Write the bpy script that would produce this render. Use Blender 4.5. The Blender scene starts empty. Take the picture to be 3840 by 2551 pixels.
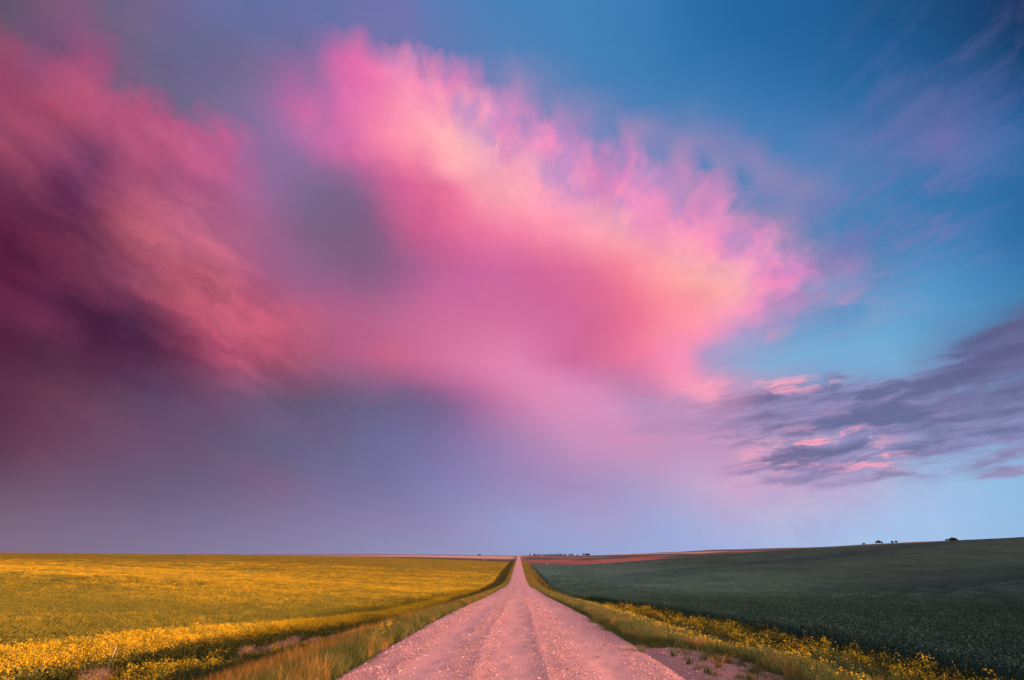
import bpy, bmesh, math, random
import numpy as np
from mathutils import Vector, Matrix, noise as mnoise

S = bpy.context.scene
COL = S.collection
rng = np.random.default_rng(7)
random.seed(7)
R = math.radians

# ------------------------------------------------------------------ camera
PITCH, YAW = R(20.9), R(0.62)
FPX = 20 / 36 * 3840
cam_d = bpy.data.cameras.new('camera')
cam_d.lens = 20
cam_d.sensor_width = 36
cam_d.clip_start = 0.1
cam_d.clip_end = 60000
cam = bpy.data.objects.new('camera', cam_d)
COL.objects.link(cam)
cam.location = (0, 0, 0)
cam.rotation_euler = (R(90) + PITCH, 0, YAW)
S.camera = cam


# ------------------------------------------------------------------ node helpers
class NT:
    """small expression builder over a node tree"""
    def __init__(self, nt):
        self.nt = nt

    def n(self, kind, **kw):
        nd = self.nt.nodes.new(kind)
        for k, v in kw.items():
            setattr(nd, k, v)
        return nd

    def put(self, sock, v):
        if isinstance(v, bpy.types.NodeSocket):
            self.nt.links.new(v, sock)
        else:
            sock.default_value = v

    def m(self, op, a, b=None, c=None, clamp=False):
        nd = self.n('ShaderNodeMath', operation=op, use_clamp=clamp)
        self.put(nd.inputs[0], a)
        if b is not None:
            self.put(nd.inputs[1], b)
        if c is not None:
            self.put(nd.inputs[2], c)
        return nd.outputs[0]

    def mad(self, a, b, c):
        return self.m('MULTIPLY_ADD', a, b, c)

    def comb(self, x, y, z=0.0):
        nd = self.n('ShaderNodeCombineXYZ')
        for i, v in enumerate((x, y, z)):
            self.put(nd.inputs[i], v)
        return nd.outputs[0]

    def sep(self, v):
        nd = self.n('ShaderNodeSeparateXYZ')
        self.put(nd.inputs[0], v)
        return nd.outputs

    def noise(self, vec, scale=1.0, detail=2.0, rough=0.5, dist=0.0, dim='3D', color=False, lac=2.0):
        nd = self.n('ShaderNodeTexNoise', noise_dimensions=dim)
        self.put(nd.inputs['Vector'], vec)
        nd.inputs['Scale'].default_value = scale
        nd.inputs['Detail'].default_value = detail
        nd.inputs['Roughness'].default_value = rough
        nd.inputs['Lacunarity'].default_value = lac
        nd.inputs['Distortion'].default_value = dist
        return nd.outputs['Color' if color else 'Fac']

    def ss(self, v, a, b, lo=0.0, hi=1.0):
        nd = self.n('ShaderNodeMapRange', interpolation_type='SMOOTHSTEP')
        self.put(nd.inputs[0], v)
        for i, q in zip((1, 2, 3, 4), (a, b, lo, hi)):
            self.put(nd.inputs[i], q)
        return nd.outputs[0]

    def lin(self, v, a, b, lo=0.0, hi=1.0):
        nd = self.n('ShaderNodeMapRange')
        self.put(nd.inputs[0], v)
        for i, q in zip((1, 2, 3, 4), (a, b, lo, hi)):
            self.put(nd.inputs[i], q)
        return nd.outputs[0]

    def mix(self, f, a, b, mode='MIX'):
        nd = self.n('ShaderNodeMix', data_type='RGBA', blend_type=mode)
        self.put(nd.inputs[0], f)
        self.put(nd.inputs[6], a)
        self.put(nd.inputs[7], b)
        return nd.outputs[2]

    def ramp(self, f, stops, interp='LINEAR'):
        nd = self.n('ShaderNodeValToRGB')
        cr = nd.color_ramp
        cr.interpolation = interp
        self.put(nd.inputs[0], f)
        while len(cr.elements) < len(stops):
            cr.elements.new(0.5)
        for e, (p, c) in zip(cr.elements, stops):
            e.position = p
        for e, (p, c) in zip(cr.elements, stops):
            e.color = (c[0], c[1], c[2], 1)
        return nd.outputs[0]

    def vm(self, op, a, b=None):
        nd = self.n('ShaderNodeVectorMath', operation=op)
        self.put(nd.inputs[0], a)
        if b is not None:
            self.put(nd.inputs[1], b)
        return nd.outputs['Value'] if op in ('DOT_PRODUCT', 'LENGTH') else nd.outputs[0]


def lin1(c):
    c = c / 255
    return c / 12.92 if c <= 0.04045 else ((c + 0.055) / 1.055) ** 2.4


def hx(s):
    s = s.lstrip('#')
    return tuple(lin1(int(s[i:i + 2], 16)) for i in (0, 2, 4))


def hx4(s):
    return hx(s) + (1.0,)


# ------------------------------------------------------------------ sky
# colours of the evening sky by direction: rows of (position, colour), from high in the sky to the horizon
SKY = {
 37: "0 63566f 60 6d5873 180 855a7c 250 66627f 330 74648b 450 6d6d9c 600 5f70a4 700 6a70a5 800 6172a8 930 6c74ae 1000 5b7db6 1150 4a80b6 1300 4383ba 1450 3f7db5 1600 2e6fa8 1720 25669f 1900 225f98 2050 1e5586 2200 1e4a7a 2300 163e6c 2360 12345c",
 108: "0 90506c 60 7c4c72 110 7a5078 170 94547e 230 8a5a80 280 70627f 400 68688f 560 6c6c96 700 6f6c9c 760 8670a2 820 a474a6 900 8074ac 1000 6878b0 1100 5880b6 1200 4f82b8 1350 4382b7 1500 3b7bb2 1700 2c6ca6 1900 25649b 2100 205990 2300 1a4674 2360 174070",
 135: "0 a84a6a 60 8a4a72 110 8b5078 170 b0507f 230 a0557f 280 72617f 400 69668f 560 726a92 650 7a6b99 720 8270a0 760 c86aa8 820 f070b0 900 f07cb8 980 e87cb8 1030 b078b0 1060 6a7cb0 1200 5583ba 1350 4180b5 1500 3b7bb2 1700 2e6ea8 1900 27659d 2100 235b92 2300 1d4c7c 2360 1b4672",
 233: "0 8c4668 40 a34a68 130 b2506c 200 b35576 270 b2587e 310 7d668a 400 70688a 470 756a90 580 80709a 640 a86aa0 690 d068a4 740 a86ca4 790 e070b0 870 f585b0 960 ffa0b8 1050 ffa4c0 1090 f08cc0 1150 a884bc 1170 6a80b8 1230 b88cb8 1300 7c84b8 1400 4f80b8 1550 4580b6 1700 4079b2 1850 3373ac 2000 2f6ba2 2100 4a689e 2250 3e6098 2360 1f5590",
 332: "0 9a4a66 60 a44c68 130 94486c 220 84466a 275 a85276 350 b8587e 430 c05c86 500 cc5c8c 545 b4649a 600 8a6e9a 650 9070a0 700 b070a8 760 d470ac 820 e87cac 900 ff90ac 1000 ffaab4 1080 ffbaba 1130 ffb0bc 1160 d88cc0 1200 c88cc0 1260 ff90c0 1310 c888c4 1350 d08cc4 1400 8888bc 1450 6084bc 1490 a88abc 1560 a88cb8 1620 7a84b8 1700 8884b8 1760 4a80b8 1850 4a7fb8 1900 5a7cb4 2050 5a74ae 2190 7070ac 2250 4a74ae 2360 2c6aa2",
 430: "0 6a3050 60 7c3a5a 130 703458 200 703860 270 a04e6c 340 ae5878 400 b46085 480 b8628a 560 ac6696 620 946c9a 700 806a92 790 766688 850 906490 880 b86090 930 d8649a 1000 e06c98 1060 f880a4 1120 ffb4b8 1200 ffacbc 1280 f898c0 1320 c88cc4 1370 d08cc0 1420 f490c0 1460 e88cc4 1540 c090c4 1580 9088b8 1640 f088c0 1680 9a88b8 1720 4880b8 1780 7888b8 1850 8c84b4 1900 7c84b8 1980 5080b4 2100 3c78ae 2250 3272a8 2360 2a6aa0",
 528: "0 5c203e 100 662a48 200 743854 245 98485e 300 b25a6e 400 b86280 480 b06082 560 aa6088 640 966288 720 7a6282 850 7c5e80 900 a85c88 960 cc6090 1050 e06c98 1150 f07ca4 1250 ff90ac 1350 ffa4b6 1430 ffacb6 1480 f098c4 1550 fa94bc 1640 ff90c0 1690 d890c4 1760 a888b8 1830 8c88b4 1870 6484b8 1920 4480b4 2100 4480b4 2250 3c78b0 2360 2c6ca4",
 627: "0 5a2040 100 5a2242 200 66304c 280 8c4460 350 b85a70 430 c46074 520 c06078 570 b05c80 620 a2608a 740 906288 830 865e82 900 925f8c 960 a86290 1040 c4649a 1130 cc68a0 1250 d4689a 1350 dc7098 1440 f47c98 1510 ff9ca4 1600 ffb8ac 1680 ffb4b8 1750 f498c0 1830 f890c8 1860 d88cc4 1890 8c88b8 1950 a488b8 2000 7888b8 2080 5c8cc0 2150 5090c4 2250 4888bc 2360 3c7cb0",
 676: "0 5e2443 110 602848 200 582844 280 6a3452 350 904862 430 b2586c 510 bc5c76 620 b45e7e 700 a4608a 780 a66088 850 9e608a 900 a8628e 1000 c4689a 1140 ce6c9e 1270 d26899 1380 da6c94 1470 f47c98 1540 ff949f 1620 ffa0a6 1690 ffb4ac 1760 fc98be 1825 f090c8 1850 c090c4 1880 8c98c4 1940 8496c4 2000 6490c4 2060 609ccc 2160 5498c8 2250 4c8cc0 2360 4480b0",
 725: "0 602846 120 642c4c 200 4c2040 280 482646 360 703550 430 a04a64 500 b85a74 620 c46078 700 c06080 780 b6628a 850 b4648e 900 bc6894 1000 cc6c9a 1150 d0709c 1300 d0689c 1400 d86890 1500 f07898 1560 ff94a4 1630 ffa0b0 1700 fc98c0 1740 b890c4 1780 a890c4 1850 9890c0 1920 6494c4 2050 64a0cc 2200 5898c8 2300 5088b8 2360 5c5c84",
 824: "0 562844 120 563048 250 502644 350 58304e 430 7c3c58 520 b05070 640 b85870 700 b85e7a 760 ac5e80 830 bc628a 900 c8668a 960 cc6c98 1080 dc7ca8 1180 e084b0 1300 cc689c 1400 dc7098 1480 f07ca4 1560 fc90b8 1600 b09cc8 1680 90a8d0 1760 7cacd4 1900 78b0d8 2050 78b0d8 2110 70a8d0 2150 6c84b0 2200 7090bc 2250 6074a0 2300 58648f 2360 64709b",
 922: "0 5e3048 100 663e54 220 684058 340 5c4865 480 745070 600 6e5878 700 665876 850 6c6286 950 6c6088 1020 7e608c 1080 a4689a 1160 c678a6 1250 e08cb8 1350 dc90bc 1410 d894c0 1500 b884b0 1580 d490b8 1640 fca0bc 1690 c890b8 1740 b08cb4 1790 c898bc 1850 b890b8 1900 8a8cb8 2000 8090bc 2080 84a0c8 2130 88a8d0 2200 80a0cc 2300 80b0d4 2360 78a8d0",
 1020: "0 5c3850 80 6c4058 250 6c4c68 450 6a5474 600 64607f 760 6a6488 880 6c6c98 1000 7a70a0 1080 8c78a8 1200 a884b4 1330 c890bc 1420 cc90bc 1520 c894bc 1650 bc94c0 1750 c8a0c4 1830 d0a0c4 1890 c4a0c4 1930 a4a4cc 1990 98a4cc 2050 94acd4 2100 90b0d8 2200 8cb8dc 2280 8cb8dc 2360 84acd4",
 1118: "0 6c5268 130 725872 300 6c5a76 450 6a607f 620 7c6484 760 746e98 900 7a74a0 1020 8480b0 1150 9488b8 1300 a48cbc 1450 a898c4 1600 c0a4cc 1700 d0a8cc 1800 c8a8cc 1900 c4acd0 2000 c0b0d4 2080 a8b8dc 2150 a4bce0 2250 98c0e4 2360 90bce0",
 1217: "0 7c6a80 150 7c6c88 400 7a7090 600 80789c 800 8880a8 1000 9088b4 1100 9a94c0 1200 98a0cc 1400 a4a0cc 1550 9cacd8 1700 aeb0d8 1850 b0b8dc 2000 a8c4e8 2150 a4c4ec 2360 98bce0",
 1272: "0 806c84 400 83789a 800 8c88ac 1100 9498c0 1300 94a4d0 1600 a0acdc 2000 a8c4e8 2360 98b8e0",
}
TRK = {37: (80, 220, 700, 1000, 2100), 108: (110, 250, 730, 1020, 2100), 135: (120, 260, 740, 1040, 2100), 233: (160, 300, 770, 1155, 2100),
       332: (250, 560, 790, 1385, 2100), 430: (245, 600, 870, 1690, 2100), 528: (245, 620, 900, 1760, 2100),
       627: (290, 650, 950, 1865, 2100), 676: (330, 700, 910, 1838, 2100), 725: (380, 770, 900, 1735, 2150), 824: (460, 780, 900, 1585, 2130),
       922: (560, 850, 1050, 1690, 2080), 1020: (650, 900, 1100, 1700, 2080), 1118: (750, 950, 1150, 1700, 2080),
       1217: (800, 1000, 1200, 1700, 2080), 1272: (800, 1000, 1200, 1700, 2080)}
_rows = {}
for _y, _s in SKY.items():
    _p = _s.split()
    _rows[_y] = (np.array([float(q) for q in _p[0::2]]), np.array([hx(q) for q in _p[1::2]]) ** (1 / 2.2))
_ys = sorted(_rows)


def sky_colour(x, y):
    """colour for a place on the chart, features followed from row to row along the tie lines"""
    x = min(max(x, 0.0), 2360.0)
    y = min(max(y, _ys[0]), _ys[-1])
    i = max(k for k in range(len(_ys)) if _ys[k] <= y)
    i = min(i, len(_ys) - 2)
    ya, yb = _ys[i], _ys[i + 1]
    t = (y - ya) / (yb - ya)
    ta = np.array((0,) + TRK[ya] + (2360,), float)
    tb = np.array((0,) + TRK[yb] + (2360,), float)
    tm = ta * (1 - t) + tb * t
    k = np.arange(len(tm))
    s = np.interp(x, tm, k)
    out = 0
    for w, tt, yy in ((1 - t, ta, ya), (t, tb, yb)):
        xx = np.interp(s, k, tt)
        px, pc = _rows[yy]
        out = out + w * np.array([np.interp(xx, px, pc[:, c]) for c in range(3)])
    return out ** 2.2


def chart(az, el):
    """direction (degrees) -> place on the chart"""
    a, e = R(az) + YAW, R(el)
    d = (math.sin(a) * math.cos(e), math.cos(a) * math.cos(e), math.sin(e))
    f = d[1] * math.cos(PITCH) + d[2] * math.sin(PITCH)
    up = -d[1] * math.sin(PITCH) + d[2] * math.cos(PITCH)
    f = max(f, 0.05)
    return (1920 + FPX * d[0] / f) / 1.627, (1275.5 - FPX * up / f) / 1.627


def unchart(x, y):
    X, V = x * 1.627 - 1920, y * 1.627 - 1275.5
    dy = FPX * math.cos(PITCH) + V * math.sin(PITCH)
    dz = FPX * math.sin(PITCH) - V * math.cos(PITCH)
    return math.degrees(math.atan2(X, dy) - YAW), math.degrees(math.atan2(dz, math.hypot(X, dy)))


SUN_AZ, SUN_EL = R(112), R(5.5)

w = bpy.data.worlds.new('World')
w.use_nodes = True
w.node_tree.nodes.clear()
g = NT(w.node_tree)
tc = g.n('ShaderNodeTexCoord')
D = tc.outputs['Generated']
dx, dy, dz = g.sep(D)
az = g.m('MULTIPLY', g.m('ARCTAN2', dx, dy), 180 / math.pi)
el = g.m('MULTIPLY', g.m('ARCSINE', dz), 180 / math.pi)
elc = g.m('MAXIMUM', el, -2.0)

# polar frame about the point the cloud streets run towards
PC = R(13)
fy = g.mad(dy, math.cos(PC), g.m('MULTIPLY', dz, math.sin(PC)))
fz = g.m('SUBTRACT', g.m('MULTIPLY', dz, math.cos(PC)), g.m('MULTIPLY', dy, math.sin(PC)))
theta = g.m('ARCTAN2', dx, fz)
rad = g.m('ARCCOSINE', fy)
lr = g.m('LOGARITHM', g.m('MAXIMUM', rad, 0.05), 2.718)


def gauss(a0, e0, sa, se, rot=0.0):
    da, de = g.m('SUBTRACT', az, a0), g.m('SUBTRACT', el, e0)
    if rot:
        c, s = math.cos(R(rot)), math.sin(R(rot))
        da, de = g.mad(da, c, g.m('MULTIPLY', de, s)), g.mad(de, c, g.m('MULTIPLY', da, -s))
    q = g.m('ADD', g.m('MULTIPLY', g.m('MULTIPLY', da, da), 1 / sa ** 2), g.m('MULTIPLY', g.m('MULTIPLY', de, de), 1 / se ** 2))
    return g.m('EXPONENT', g.m('MULTIPLY', q, -1.0))


def blob(x, y, sx, sy, rot=0.0):
    """soft patch given on the chart (centre, half sizes, tilt)"""
    a, e = unchart(x, y)
    k = abs(unchart(x + 10, y)[0] - unchart(x - 10, y)[0]) / 20
    m = abs(unchart(x, y + 10)[1] - unchart(x, y - 10)[1]) / 20
    return gauss(a, e, sx * k, sy * m, rot)


def total(*v):
    r = v[0]
    for q in v[1:]:
        r = g.m('ADD', r, q)
    return g.m('MINIMUM', r, 1.0)


def cen(v):
    return g.m('SUBTRACT', v, 0.5)


# ragged edges: bend the look-up direction with noise, most along the top of the big cloud
E2 = g.comb(g.m('MULTIPLY', az, 0.1), g.m('MULTIPLY', el, 0.1))
E3 = g.vm('ADD', E2, (5.3, 2.1, 0))
w1, w2 = g.noise(E2, 1.0, 2.0, 0.5, dim='2D'), g.noise(E3, 1.0, 2.0, 0.5, dim='2D')
w3, w4 = g.noise(E2, 3.0, 4.0, 0.56, dim='2D'), g.noise(E3, 3.0, 4.0, 0.56, dim='2D')
st2 = g.comb(g.m('MULTIPLY', theta, 9.0), g.m('MULTIPLY', lr, 3.2))
streak = g.noise(st2, 1.0, 4.0, 0.6, dim='2D')
fringe = total(blob(1000, 190, 330, 90, -28), blob(1420, 390, 330, 90, -28), blob(1780, 600, 160, 130, -50), blob(150, 130, 300, 110, 0), blob(480, 330, 160, 90))
low = g.ss(el, 1.0, 9.0)
amp1 = g.m('MULTIPLY', low, 0.8)
amp2 = g.m('MULTIPLY', low, g.mad(fringe, 3.8, 0.8))
a2 = g.mad(cen(w1), amp1, g.mad(cen(w3), amp2, az))
e2 = g.mad(cen(w2), amp1, g.mad(cen(w4), amp2, elc))
pull = g.m('MULTIPLY', g.m('MULTIPLY', cen(streak), fringe), 3.0)
e2 = g.m('SUBTRACT', e2, g.m('MULTIPLY', pull, 0.8))
a2 = g.m('SUBTRACT', a2, g.m('MULTIPLY', pull, 0.7))

ELS = [0.2, 1.2, 3, 4.7, 6.3, 7.8, 9.3, 10.8, 12.3, 13.9, 15.5, 17.1, 18.8, 20.5, 22.2, 24, 25.8, 27.7, 29.6, 31.5, 33.5, 35.5, 37.7, 40, 42.4, 45, 48, 52]
A0, A1 = -58.0, 58.0
fl = g.lin(a2, A0, 0.0)
fr = g.lin(a2, 0.0, A1)
side = g.m('GREATER_THAN', a2, 0.0)


def row_group(e):
    t = bpy.data.node_groups.new('sky_row', 'ShaderNodeTree')
    for nm, tp in (('L', 'NodeSocketFloat'), ('R', 'NodeSocketFloat'), ('S', 'NodeSocketFloat')):
        t.interface.new_socket(nm, in_out='INPUT', socket_type=tp)
    t.interface.new_socket('C', in_out='OUTPUT', socket_type='NodeSocketColor')
    h = NT(t)
    gi, go = h.n('NodeGroupInput'), h.n('NodeGroupOutput')
    cols = []
    for half in (0, 1):
        st = []
        for k in range(31):
            p = k / 30
            a = A0 * (1 - p) if half == 0 else A1 * p
            st.append((p, sky_colour(*chart(a, e))))
        cols.append(h.ramp(gi.outputs[half], st))
    t.links.new(h.mix(gi.outputs[2], cols[0], cols[1]), go.inputs[0])
    return t


acc = None
for i, e in enumerate(ELS):
    nd = g.n('ShaderNodeGroup', node_tree=row_group(e))
    g.put(nd.inputs[0], fl)
    g.put(nd.inputs[1], fr)
    g.put(nd.inputs[2], side)
    c = nd.outputs[0]
    acc = c if acc is None else g.mix(g.lin(e2, ELS[i - 1], e), acc, c)

# fibres and folds
# dark rolls on the left
mL = total(blob(180, 560, 400, 380), blob(520, 740, 280, 130, -32))
cr_, sr_ = math.cos(R(-20)), math.sin(R(-20))
al = g.mad(az, cr_, g.m('MULTIPLY', el, sr_))
ac = g.mad(el, cr_, g.m('MULTIPLY', az, -sr_))
sL = g.noise(g.comb(g.mad(al, 0.08, g.m('MULTIPLY', w3, 0.5)), g.mad(ac, 0.30, g.m('MULTIPLY', w4, 0.6))), 1.0, 6.0, 0.56, dim='2D')
bil = g.noise(g.comb(g.mad(theta, 4.0, g.m('MULTIPLY', w4, 0.5)), g.mad(lr, 3.0, g.m('MULTIPLY', w3, 0.5))), 1.0, 3.0, 0.5, dim='2D')
body = g.m('MULTIPLY', g.ss(g.sep(acc)[0], 0.2, 0.6), g.ss(rad, 0.22, 0.5))
acc = g.mix(body, acc, g.mix(1.0, acc, g.ramp(bil, [(0.3, (0.88, 0.84, 0.94)), (0.5, (1.0, 1.0, 1.0)), (0.7, (1.05, 1.12, 1.05))]), 'MULTIPLY'))
fold = g.mix(1.0, acc, g.ramp(sL, [(0.3, (0.68, 0.66, 0.76)), (0.5, (0.97, 0.97, 1.0)), (0.7, (1.34, 1.22, 1.15))]), 'MULTIPLY')
acc = g.mix(mL, acc, fold)
# feathery top of the great cloud
mF = total(blob(1050, 230, 330, 60, -28), blob(1400, 400, 300, 85, -28), blob(1700, 520, 130, 90, -40))
sF = g.noise(g.comb(g.mad(theta, 5.0, 8.0), g.mad(lr, 4.0, 4.0)), 1.3, 5.0, 0.6, dim='2D')
isp = g.ss(g.sep(acc)[0], 0.15, 0.6)
acc = g.mix(g.m('MULTIPLY', g.m('MULTIPLY', mF, isp), g.ss(sF, 0.54, 0.34, 0.0, 0.5)), acc, hx4('a08cc8'))
acc = g.mix(g.m('MULTIPLY', g.m('MULTIPLY', mF, isp), g.ss(sF, 0.52, 0.7, 0.0, 0.35)), acc, hx4('ffa4bc'))
# thin pink cirrus on the blue
mC = total(blob(2080, 330, 430, 210, 30), blob(1960, 620, 210, 75, 20), g.m('MULTIPLY', blob(1820, 740, 150, 45, 20), 0.8))
sC = g.noise(g.comb(g.mad(theta, 15.0, 5.0), g.mad(lr, 4.5, g.m('MULTIPLY', w3, 0.9))), 1.0, 5.0, 0.62, dim='2D')
circ = g.mix(g.ss(el, 18, 26), hx4('d49cc0'), hx4('7a76b6'))
acc = g.mix(g.m('MULTIPLY', mC, g.ss(sC, 0.42, 0.70, 0.0, g.ss(el, 34.0, 24.0, 0.28, 0.7))), acc, circ)
# broken low clouds on the right: purple-grey with lit pink tips, blue gaps
mS = total(blob(1850, 950, 270, 75), blob(2120, 960, 230, 85, 4), blob(2330, 830, 190, 80, 28), blob(2330, 1010, 200, 60, 0),
           blob(1900, 1080, 200, 40, 0), blob(1540, 955, 150, 45, -8), g.m('MULTIPLY', blob(2320, 1090, 60, 12, 10), 0.9))
tilt = g.comb(g.mad(az, 0.115, g.m('MULTIPLY', w3, 0.5)), g.mad(el, 0.62, g.mad(az, -0.045, g.m('MULTIPLY', w4, 0.45))))
sS = g.noise(tilt, 1.1, 6.0, 0.56, dim='2D')
sS2 = g.noise(g.vm('ADD', tilt, (7.0, 3.0, 0.0)), 2.2, 4.0, 0.6, dim='2D')
th = g.mad(mS, 0.34, sS)
cov = g.m('MULTIPLY', g.ss(th, 0.50, 0.82), g.ss(mS, 0.05, 0.5))
pink = g.m('MULTIPLY', g.m('MULTIPLY', g.ss(sS2, 0.47, 0.62), g.ss(sS, 0.62, 0.45)), total(blob(1860, 1030, 180, 45, 12), blob(2010, 1060, 80, 30), blob(1800, 890, 110, 20)))
cl = g.mix(g.ss(sS, 0.40, 0.66), hx4('8c88b6'), hx4('646892'))
cl = g.mix(g.ss(el, 5.0, 8.5, 0.5, 0.0), cl, hx4('b8a4cc'))
cl = g.mix(g.ss(az, 26.0, 15.0, 0.0, 0.85), cl, hx4('c494be'))
cl = g.mix(g.m('MULTIPLY', g.ss(az, 31.0, 40.0), g.ss(el, 8.0, 13.0, 0.0, 0.7)), cl, hx4('5c5c86'))
acc = g.mix(g.m('MULTIPLY', cov, 0.9), acc, cl)
acc = g.mix(g.m('MULTIPLY', pink, 0.9), acc, hx4('ffa8c0'))
acc = g.mix(g.m('MULTIPLY', blob(1625, 893, 75, 34, -12), g.ss(sS2, 0.35, 0.6, 0.35, 0.85)), acc, hx4('ffa6c2'))

# the rest of the sky (behind and overhead): clear evening sky
nish = g.n('ShaderNodeTexSky', sky_type='NISHITA')
nish.sun_disc = False
nish.sun_elevation = SUN_EL
nish.sun_rotation = SUN_AZ
nish.dust_density = 3.0
nish.air_density = 1.2
clear = g.mix(1.0, nish.outputs[0], (0.64, 0.47, 0.51, 1), 'MULTIPLY')
front = g.m('MULTIPLY', g.ss(g.m('ABSOLUTE', az), 72.0, 52.0), g.ss(el, 74.0, 54.0))
final = g.mix(front, clear, acc)
bg = g.n('ShaderNodeBackground')
g.put(bg.inputs[0], final)
bg.inputs[1].default_value = 2 ** -0.4
out = g.n('ShaderNodeOutputWorld')
w.node_tree.links.new(bg.outputs[0], out.inputs[0])
S.world = w
w.cycles.sampling_method = 'MANUAL'
w.cycles.sample_map_resolution = 512

sun_d = bpy.data.lights.new('sun', 'SUN')
sun_d.energy = 5.0
sun_d.angle = R(2.0)
sun_d.color = (1.0, 0.54, 0.40)
sun = bpy.data.objects.new('sun', sun_d)
COL.objects.link(sun)
_sd = Vector((math.sin(SUN_AZ) * math.cos(SUN_EL), math.cos(SUN_AZ) * math.cos(SUN_EL), math.sin(SUN_EL)))
sun.rotation_euler = _sd.to_track_quat('Z', 'Y').to_euler()

S.view_settings.view_transform = 'Standard'
S.view_settings.look = 'None'
S.view_settings.exposure = 0.4
S.view_settings.gamma = 1


# ------------------------------------------------------------------ land form
def hermite(xs, ys):
    xs, ys = np.array(xs, float), np.array(ys, float)
    d = np.diff(ys) / np.diff(xs)
    m = np.concatenate([[d[0]], (d[:-1] + d[1:]) / 2, [d[-1]]])
    same = d[:-1] * d[1:] > 0
    m[1:-1] = np.where(same, np.sign(d[:-1]) * 2 * np.abs(d[:-1] * d[1:]) / (np.abs(d[:-1]) + np.abs(d[1:]) + 1e-12), 0)

    def f(x):
        x = np.clip(np.asarray(x, float), xs[0], xs[-1])
        i = np.clip(np.searchsorted(xs, x) - 1, 0, len(xs) - 2)
        h = xs[i + 1] - xs[i]
        t = (x - xs[i]) / h
        return ((2 * t**3 - 3 * t**2 + 1) * ys[i] + (t**3 - 2 * t**2 + t) * h * m[i]
                + (-2 * t**3 + 3 * t**2) * ys[i + 1] + (t**3 - t**2) * h * m[i + 1])
    return f


def sm(x, a, b):
    t = np.clip((np.asarray(x, float) - a) / (b - a), 0, 1)
    return t * t * (3 - 2 * t)


ZR = hermite([-4000, -300, -30, 0, 13.8, 23, 50, 72, 127, 207, 298, 448, 870, 1969, 2250, 2800, 4200, 12000],
             [-10, -6, -2.1, -2.2, -2.38, -2.55, -3.45, -4.3, -6.1, -8.8, -10.26, -9.3, -6.1, 5.1, 5.4, 2, -12, -60])
EL_ = hermite([-400, 0, 15, 40, 71, 151, 347, 864, 1500, 12000], [-1, -0.95, -1.0, -1.8, -2.3, -2.2, -1.5, -1.8, -0.5, -0.5])
ER_ = hermite([-400, 0, 66, 162, 350, 620, 1500, 12000], [-1.2, -1.2, -1.3, -2.2, -1.1, -0.5, -0.3, -0.3])
FR_ = hermite([0, 200, 400, 840, 1170, 1600, 12000], [0, 1.0, 5, 23, 28, 29, 29])
FL_ = hermite([0, 300, 600, 1000, 2000, 12000], [0, 3.0, 3.0, 0.5, -2, -2])
RL, RR = -4.0, 3.6          # road edges
XL, XR = -12.6, 13.0        # where the crops begin


def wav(x, y, s, seed):
    """smooth value noise from a few sines"""
    r = np.random.default_rng(seed)
    o = 0
    for k in range(6):
        a = r.uniform(0, 2 * math.pi)
        f = (0.6 + 0.25 * k) / s
        o = o + np.sin((x * math.cos(a) + y * math.sin(a)) * f * 2 * math.pi + r.uniform(0, 6.28)) / (1 + 0.5 * k)
    return o / 2.4


def H(x, y):
    x, y = np.asarray(x, float), np.asarray(y, float)
    zr = ZR(y)
    t = sm(y, 650, 1500)
    # left
    s = np.maximum(XL - x, 0)
    rise = 14.5 * (1 - np.exp(-s / 260)) * (1 - t) + FL_(s) * t
    rise = rise + wav(x, y, 150, 1) * 0.5 * sm(s, 10, 120) + wav(x, y, 600, 2) * 2.0 * sm(s, 80, 500) * t
    ed = EL_(y)
    q = np.clip((RL - 0.3 - x) / (RL - 0.3 - XL), 0, 1)
    prof = ed * np.interp(q, [0, .12, .3, .5, .75, .92, 1], [0.02, .16, .62, 1.05, 1.3, 1.3, 1.0])
    zl = zr + prof + rise
    # right
    s = np.maximum(x - XR, 0)
    c = 29.5 * (1 - np.cos(np.pi * np.clip(s / 620, 0, 1))) / 2
    rise = c * (1 - t) + FR_(s) * t
    rise = rise + sm(s, 15, 110) * (1 - t) * (2.9 * np.sin(2 * math.pi * (y * 0.75 - x * 0.42) / 185 + 0.6) * (1 - 0.75 * sm(s, 280, 430)) - 0.2) + wav(x, y, 90, 3) * 0.35 * sm(s, 8, 60)
    rise = rise + wav(x, y, 430, 4) * 3.4 * sm(s, 60, 400) * t
    ed = ER_(y)
    edge = RR + 0.2 + 1.9 * sm(y, 21, 17)
    q = np.clip((x - edge) / (XR - edge), 0, 1)
    prof = ed * np.interp(q, [0, .1, .35, .55, .8, 1], [0.02, .10, .42, 1.1, 1.1, 1.0])
    zz = zr + prof + rise
    o = np.where(x < (RL + RR) / 2, zl, zz)
    # road crown and wheel tracks live in the road sheet; the bed lies just below it
    bed = (x > RL - 0.6) & (x < RR + 0.5)
    o = o + np.where((np.abs(x) > 4.5), 0.03 * wav(x, y, 2.2, 9), 0)
    return o - 0.10 * sm(x, RL - 0.4, RL + 0.2) * (1 - sm(x, RR - 0.2, RR + 0.4))


def spaced(edges):
    """knots with a step that varies: [(start, step), ...], end"""
    o = []
    for (a, st), (b, _) in zip(edges[:-1], edges[1:]):
        n = max(1, int(round((b - a) / st)))
        o += list(np.linspace(a, b, n, endpoint=False))
    return np.array(o + [edges[-1][0]])


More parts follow.
